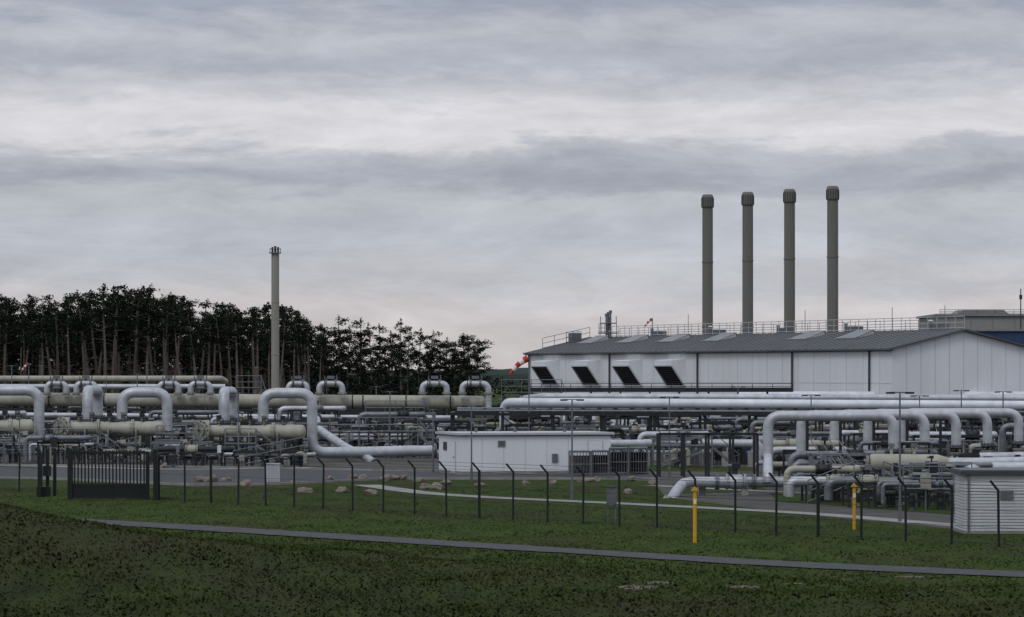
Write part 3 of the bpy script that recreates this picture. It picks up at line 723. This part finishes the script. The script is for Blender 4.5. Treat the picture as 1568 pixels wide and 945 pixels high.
# ---------------------------------------------------------------- control building
th=math.radians(15); C0=Vector((-3.16,220,0))
T2=Matrix.Translation(C0)@Matrix.Rotation(th,4,'Z')
cb=empty('control_building'); L=9.6;W=5.5;Hh=2.42
mb=MB(T2)
mb.box((L/2,W/2,Hh/2),(L,W,Hh),'wall'); 
for i in range(1,7): mb.box((L*i/7,-.01,Hh/2),(.03,.02,Hh-.1),'joint')
mb.box((L/2,W/2,.1),(L+.1,W+.1,.2),'conc'); mb.obj('walls',cb)
mb=MB(T2); mb.box((L/2,W/2,Hh+.07),(L+.4,W+.4,.14),'vent'); mb.box((L/2,W/2,Hh-.02),(L+.2,W+.2,.08),'trim')
for x_ in (1.5,4,7.2): mb.cyl((x_,2,Hh+.1),(x_,2,Hh+.4),.1,'galv',n=8)
mb.obj('roof',cb)
mb=MB(T2)
mb.box((-.03,1.6,1.05),(.05,1.0,2.0),'vent'); mb.box((-.07,1.6,1.05),(.03,.9,1.9),'wall'); mb.box((-.1,1.25,1.05),(.05,.04,.15),'steel')
mb.box((-.03,3.8,1.7),(.06,.8,.5),'trim')
mb.box((2.6,-.03,1.9),(.5,.05,.4),'vent'); 
for j in range(5): mb.box((2.6,-.065,1.76+.07*j),(.44,.03,.03),'steel')
mb.box((6.0,-.05,1.0),(.35,.12,.5),'galv'); mb.box((8.6,-.03,1.05),(.95,.05,2.0),'vent'); mb.box((8.6,-.07,1.05),(.88,.03,1.92),'wall')
mb.obj('doors_and_vents',cb)
mb=MB(); d=217
for k_,(pa,pb) in enumerate(((872,905),(907,932),(934,962),(964,992))):
    xa_,xb_=X(pa,d+k_),X(pb,d+k_); dd=d+k_; hh=1.45 if k_<2 else 1.6
    for x_ in (xa_,xb_):
        for s_ in (0,1.6): mb.beam((x_,dd+s_,0),(x_,dd+s_,hh),.07,.07,'galv')
    for z_ in (.15,hh*.5,hh): mb.beam((xa_,dd,z_),(xb_,dd,z_),.06,.06,'galv'); mb.beam((xa_,dd+1.6,z_),(xb_,dd+1.6,z_),.06,.06,'galv')
    n_=7
    for i in range(n_): x_=xa_+(xb_-xa_)*(i+.5)/n_; mb.cyl((x_,dd+.05,.1),(x_,dd+.05,hh),.025,'galv',n=5); mb.cyl((x_,dd+.7,.15),(x_,dd+.7,hh*.85),.09,'steel',n=8)
    mb.box(((xa_+xb_)/2,dd+.8,hh+.05),(xb_-xa_,1.7,.06),'galv')
mb.obj('gas_bottle_cage')

# ---------------------------------------------------------------- hut right
hut=empty('equipment_hut'); d=139; xa=X(1478,d); W_=4.2; Hh=2.28
mb=MB(); mb.box((xa+W_/2,d+1.6,Hh/2),(W_,3.2,Hh),'wall2')
z=.12
while z<Hh: mb.box((xa+W_/2,d-.015,z),(W_-.05,.035,.055),'wall2'); mb.box((xa-.015,d+1.6,z),(.035,3.15,.055),'wall2'); z+=.12
mb.box((xa+W_/2,d+1.6,.06),(W_+.2,3.4,.12),'conc')
mb.obj('walls',hut)
mb=MB(); mb.box((xa+W_/2,d+1.6,Hh+.07),(W_+.4,3.6,.14),'trim'); mb.box((xa+W_/2,d+1.6,Hh+.16),(W_+.3,3.5,.05),'roof'); mb.obj('roof',hut)
mb=MB(); mb.box((xa+1.6,d-.05,1.5),(.5,.06,.35),'galv'); mb.cyl((xa+.12,d-.1,0),(xa+.12,d-.1,Hh),.04,'galv',n=6); mb.box((xa+3,d-.06,1.0),(.9,.05,1.95),'vent'); mb.obj('fittings',hut)

# ---------------------------------------------------------------- fence
def fy(x): return 152.2-1.377*x
def fence(xlist,name='security_fence'):
    mb=MB(); ptop=[]
    for i,x in enumerate(xlist):
        y=fy(x); b=Vector((x,y,0)); jx=random.uniform(-.03,.03)
        hvy=(i%9==2)
        mb.beam(b-Vector((0,0,.1)),b+Vector((jx,0,2.05)),.085 if not hvy else .12,.085 if not hvy else .12,'green')
        t=b+Vector((jx,0,2.02)); e=t+Vector((-.30,-.1,.36)); mb.beam(t,e,.07,.07,'green'); ptop.append((t,e))
    for (t0,e0),(t1,e1) in zip(ptop[:-1],ptop[1:]):
        for q in (.1,.5,.95): mb.cyl(t0.lerp(e0,q),t1.lerp(e1,q),.008,'steel',n=3)
        for z_ in (.12,.7,1.3,1.95): mb.cyl((t0.x,t0.y,z_),(t1.x,t1.y,z_),.009,'green',n=3)
        mb.add([(t0.x,t0.y,.05),(t1.x,t1.y,.05),(t1.x,t1.y,1.98),(t0.x,t0.y,1.98)],[(0,1,2,3)],'chain')
    mb.obj(name,fix=False)
random.seed(9)
fence([-15.85+1.445*k for k in range(-1,33)])
fence([-24.3-1.445*k for k in range(0,22)])
mb=MB(); d=177; xa,xb=X(109,d),X(226,d); x2=X(243,d); dk='green'
def leaf(a,b,h=2.3,bw=.07):
    a=Vector(a);b=Vector(b)
    for z in (.12,.72,h): mb.beam(a+Vector((0,0,z)),b+Vector((0,0,z)),.09,.13,dk)
    mb.beam(a+Vector((0,0,.42)),b+Vector((0,0,.42)),.03,.56,dk)
    for e in (a,b): mb.beam(e,e+Vector((0,0,h+.05)),.17,.17,dk)
    n=int((b-a).length/.17)
    for i in range(1,n): q=a.lerp(b,i/n); mb.beam(q+Vector((0,0,.1)),q+Vector((0,0,h+(.12))),bw,bw,dk)
leaf((xa,d,0),(xb,d,0)); leaf((x2,d-1.5,0),(xb+.1,d+3.2,0))
mb.box((xa-.05,d,1.25),(.24,.24,2.5),dk); mb.box((x2,d-1.5,1.25),(.22,.22,2.5),dk)
mb.obj('entrance_gate')
mb=MB(); 
for p in (63,72,80): mb.box((X(p,181),181+(p-70)*.1,1.2),(.16,.16,2.4),dk)
mb.box((X(73,181),180.8,1.3),(.4,.2,.5),'steel'); mb.box((X(68,181),180.8,.25),(.7,.3,.5),dk); mb.obj('gate_post')

# ---------------------------------------------------------------- lamps & masts
def lamp(px,e,d,r=.05,arm=.4):
    mb=MB(); t=P(px,e,d); b=Vector((t.x,t.y,0)); mb.cyl(b,b+Vector((0,0,.8)),r*1.5,'galv',n=8); mb.cyl(b+Vector((0,0,.7)),t,r,'galv',r2=r*.7,n=8)
    mb.beam(t+Vector((-arm,0,.0)),t+Vector((arm,0,0)),.05,.05,'galv')
    for s_ in (-1,1): mb.box(t+Vector((s_*arm,-.05,-.02)),(.36,.25,.08),'steel')
    mb.obj('street_lamp')
for a in ((876,612,176),(1378,601,150),(722,622,206),(663,627,226),(597,600,262),(225,556,330),(365,602,240),(1025,608,214),(1242,605,222),(1408,606,230),(1472,598,262),(210,573,300),(18,560,330),(63,560,345),(392,563,322),(576,592,300),(1536,600,250),(30,640,235),(1130,592,286)): lamp(*a,r=.05 if a[2]<240 else .06)
for px,e,d in ((163,574,310),(305,572,320),(500,578,300),(958,590,300),(1340,580,300)): 
    mb=MB(); mb.cyl((X(px,d),d,0),P(px,e,d),.045,'galv',r2=.02,n=6); mb.cyl((X(px,d),d,0),(X(px,d),d,.3),.15,'conc',n=8); mb.obj('lightning_rod')
for px,e0,e1 in ((1064,832,752),(1308,811,746)):
    b=G(px,e0); mb=MB(); h=Z(e1,b.y); mb.cyl(b-Vector((0,0,.1)),b+Vector((0,0,h)),.07,'yellow',n=12); 
    mb.add([b+Vector(v) for v in ((-.14,-.1,h),(.14,-.1,h),(.14,.1,h),(-.14,.1,h),(0,-.1,h+.17),(0,.1,h+.17))],[(0,1,4),(1,2,5,4),(2,3,5),(3,0,4,5),(0,3,2,1)],'yellow')
    mb.box(b+Vector((0,-.08,h*.8)),(.10,.02,.16),'white'); mb.obj('pipeline_marker_post')
mb=MB(); b=G(937,803); mb.box(b+Vector((0,.5,1.15)),(.42,.25,.7),'galv'); mb.box(b+Vector((0,.5,1.52)),(.48,.31,.05),'trim'); mb.cyl(b+Vector((-.15,.5,0)),b+Vector((-.15,.5,.8)),.04,'galv',n=6); mb.cyl(b+Vector((.15,.5,0)),b+Vector((.15,.5,.8)),.04,'galv',n=6); mb.obj('control_cabinet')
mb=MB(); b=G(418,738); mb.box(b+Vector((0,0,.5)),(.75,.5,1.0),'wall2'); mb.box(b+Vector((0,0,1.03)),(.85,.6,.07),'vent'); mb.box(b+Vector((0,-.26,.5)),(.65,.03,.85),'vent'); mb.obj('control_cabinet')
def boulder(px,e,s_):
    b=G(px,e); bm=bmesh.new(); bmesh.ops.create_icosphere(bm,subdivisions=3,radius=1); sd=random.uniform(0,99)
    ax=random.uniform(.9,1.45)
    for v in bm.verts:
        n=mnoise.noise(v.co*1.1+Vector((sd,0,0)))*.55+mnoise.noise(v.co*3+Vector((sd,4,0)))*.16; v.co*=1+n; v.co.x*=s_*ax; v.co.y*=s_*.8; v.co.z*=s_*.62
    me=bpy.data.meshes.new('boulder'); bm.to_mesh(me); bm.free(); me.materials.append(M['rock']); me.polygons.foreach_set('use_smooth',[True]*len(me.polygons))
    o=bpy.data.objects.new('boulder',me); o.location=b+Vector((0,0,s_*.25)); o.rotation_euler=(random.uniform(-.3,.3),random.uniform(-.3,.3),random.uniform(0,6)); sc.collection.objects.link(o)
random.seed(21)
for px,e,s_ in ((307,738,.4),(322,738,.45),(345,737,.35),(377,745,.42),(467,755,.36),(505,736,.3),(524,754,.34),(540,735,.38),(556,733,.3),(568,757,.3),(592,737,.4),(604,735,.36),(618,735,.33),(655,749,.35),(670,750,.42),(683,742,.3),(640,738,.3),(896,738,.33),(915,737,.28),(966,737,.3),(962,756,.28),(1000,742,.3),(805,742,.25),(252,716,.3),(735,745,.25),(450,741,.25),(1085,742,.25),(1215,748,.3),(845,741,.22)): boulder(px,e,s_)

# ---------------------------------------------------------------- world
w=bpy.data.worlds.new('World'); sc.world=w; w.use_nodes=True; nt=w.node_tree; nt.nodes.clear()
out=nn(nt,'ShaderNodeOutputWorld'); SE=math.radians(48); SR=math.radians(-150)
sky=nn(nt,'ShaderNodeTexSky',sky_type='NISHITA'); sky.sun_disc=False; sky.sun_elevation=SE; sky.sun_rotation=SR
bg1=nn(nt,'ShaderNodeBackground'); bg1.inputs[1].default_value=.08; nt.links.new(sky.outputs[0],bg1.inputs[0])
tc=nn(nt,'ShaderNodeTexCoord'); sp=nn(nt,'ShaderNodeSeparateXYZ'); nt.links.new(tc.outputs['Generated'],sp.inputs[0])
def noise(scale,detail,rough=.55,dist=0,off=(0,0,0)):
    mp=nn(nt,'ShaderNodeMapping'); mp.inputs['Scale'].default_value=scale; mp.inputs['Location'].default_value=off; nt.links.new(tc.outputs['Generated'],mp.inputs['Vector'])
    n=nn(nt,'ShaderNodeTexNoise'); n.inputs['Scale'].default_value=1; n.inputs['Detail'].default_value=detail; n.inputs['Roughness'].default_value=rough; n.inputs['Distortion'].default_value=dist
    nt.links.new(mp.outputs[0],n.inputs['Vector']); return n.outputs['Fac']
def mth(op,*a):
    x=nn(nt,'ShaderNodeMath',operation=op)
    for i,v in enumerate(a):
        if isinstance(v,(int,float)): x.inputs[i].default_value=v
        else: nt.links.new(v,x.inputs[i])
    return x.outputs[0]
warp=noise((12,3,50),9,.66,.3,(3.1,0,1.7))
zw=mth('ADD',sp.outputs[2],mth('MULTIPLY',mth('SUBTRACT',warp,.5),.036))
f=mth('DIVIDE',zw,.13)
rp=nn(nt,'ShaderNodeValToRGB'); nt.links.new(f,rp.inputs[0])
def lin(c): return tuple(((v/255+.055)/1.055)**2.4 for v in c)
stops=[(0,(196,191,190)),(.0185,(196,192,194)),(.026,(184,186,192)),(.038,(177,181,190)),(.048,(181,185,192)),(.0545,(161,165,176)),(.060,(174,177,186)),(.066,(208,207,211)),(.073,(207,206,211)),(.080,(190,191,198)),(.087,(168,172,183)),(.094,(179,182,190)),(.104,(154,160,174)),(.125,(168,173,184))]
el=rp.color_ramp.elements
while len(el)>1: el.remove(el[-1])
el[0].position=0; el[0].color=(*lin(stops[0][1]),1)
for z_,c in stops[1:]:
    e=el.new(z_/.13); e.color=(*lin(c),1)
rp.color_ramp.interpolation='EASE'
st=noise((15,4,66),9,.66,.5); st2=noise((44,8,130),6,.62,.6,(5,2,3))
mul=mth('ADD',mth('MULTIPLY',mth('SUBTRACT',st,.5),.78),mth('ADD',mth('MULTIPLY',mth('SUBTRACT',st2,.5),.32),1.08))
zen=mth('ADD',1.0,mth('MULTIPLY',mth('MAXIMUM',mth('SUBTRACT',sp.outputs[2],.11),0.0),1.1))
mm=mth('MULTIPLY',mul,zen)
vm=nn(nt,'ShaderNodeVectorMath',operation='SCALE'); nt.links.new(rp.outputs[0],vm.inputs[0]); nt.links.new(mm,vm.inputs['Scale'])
bg2=nn(nt,'ShaderNodeBackground'); bg2.inputs[1].default_value=1.0; nt.links.new(vm.outputs[0],bg2.inputs[0])
mx=nn(nt,'ShaderNodeMixShader'); mx.inputs[0].default_value=.97; nt.links.new(bg1.outputs[0],mx.inputs[1]); nt.links.new(bg2.outputs[0],mx.inputs[2]); nt.links.new(mx.outputs[0],out.inputs[0])
sl_=bpy.data.lights.new('sun','SUN'); sl_.energy=.8; sl_.angle=math.radians(18); sl_.color=(1,.97,.92)
so=bpy.data.objects.new('sun',sl_); sc.collection.objects.link(so)
dirv=Vector((math.sin(SR)*math.cos(SE),math.cos(SR)*math.cos(SE),math.sin(SE)))
so.rotation_euler=dirv.to_track_quat('Z','Y').to_euler(); so.location=(0,-20,60)
# ---------------------------------------------------------------- camera
cam=bpy.data.cameras.new('camera'); co=bpy.data.objects.new('camera',cam); sc.collection.objects.link(co); sc.camera=co
co.location=(0,0,EYE); co.rotation_euler=(math.radians(90),0,0); cam.sensor_width=36; cam.lens=36*F/1568; cam.shift_y=(HY-472.5)/1568
cam.clip_start=.5; cam.clip_end=20000
sc.view_settings.view_transform='Standard'; sc.view_settings.look='None'; sc.view_settings.exposure=0
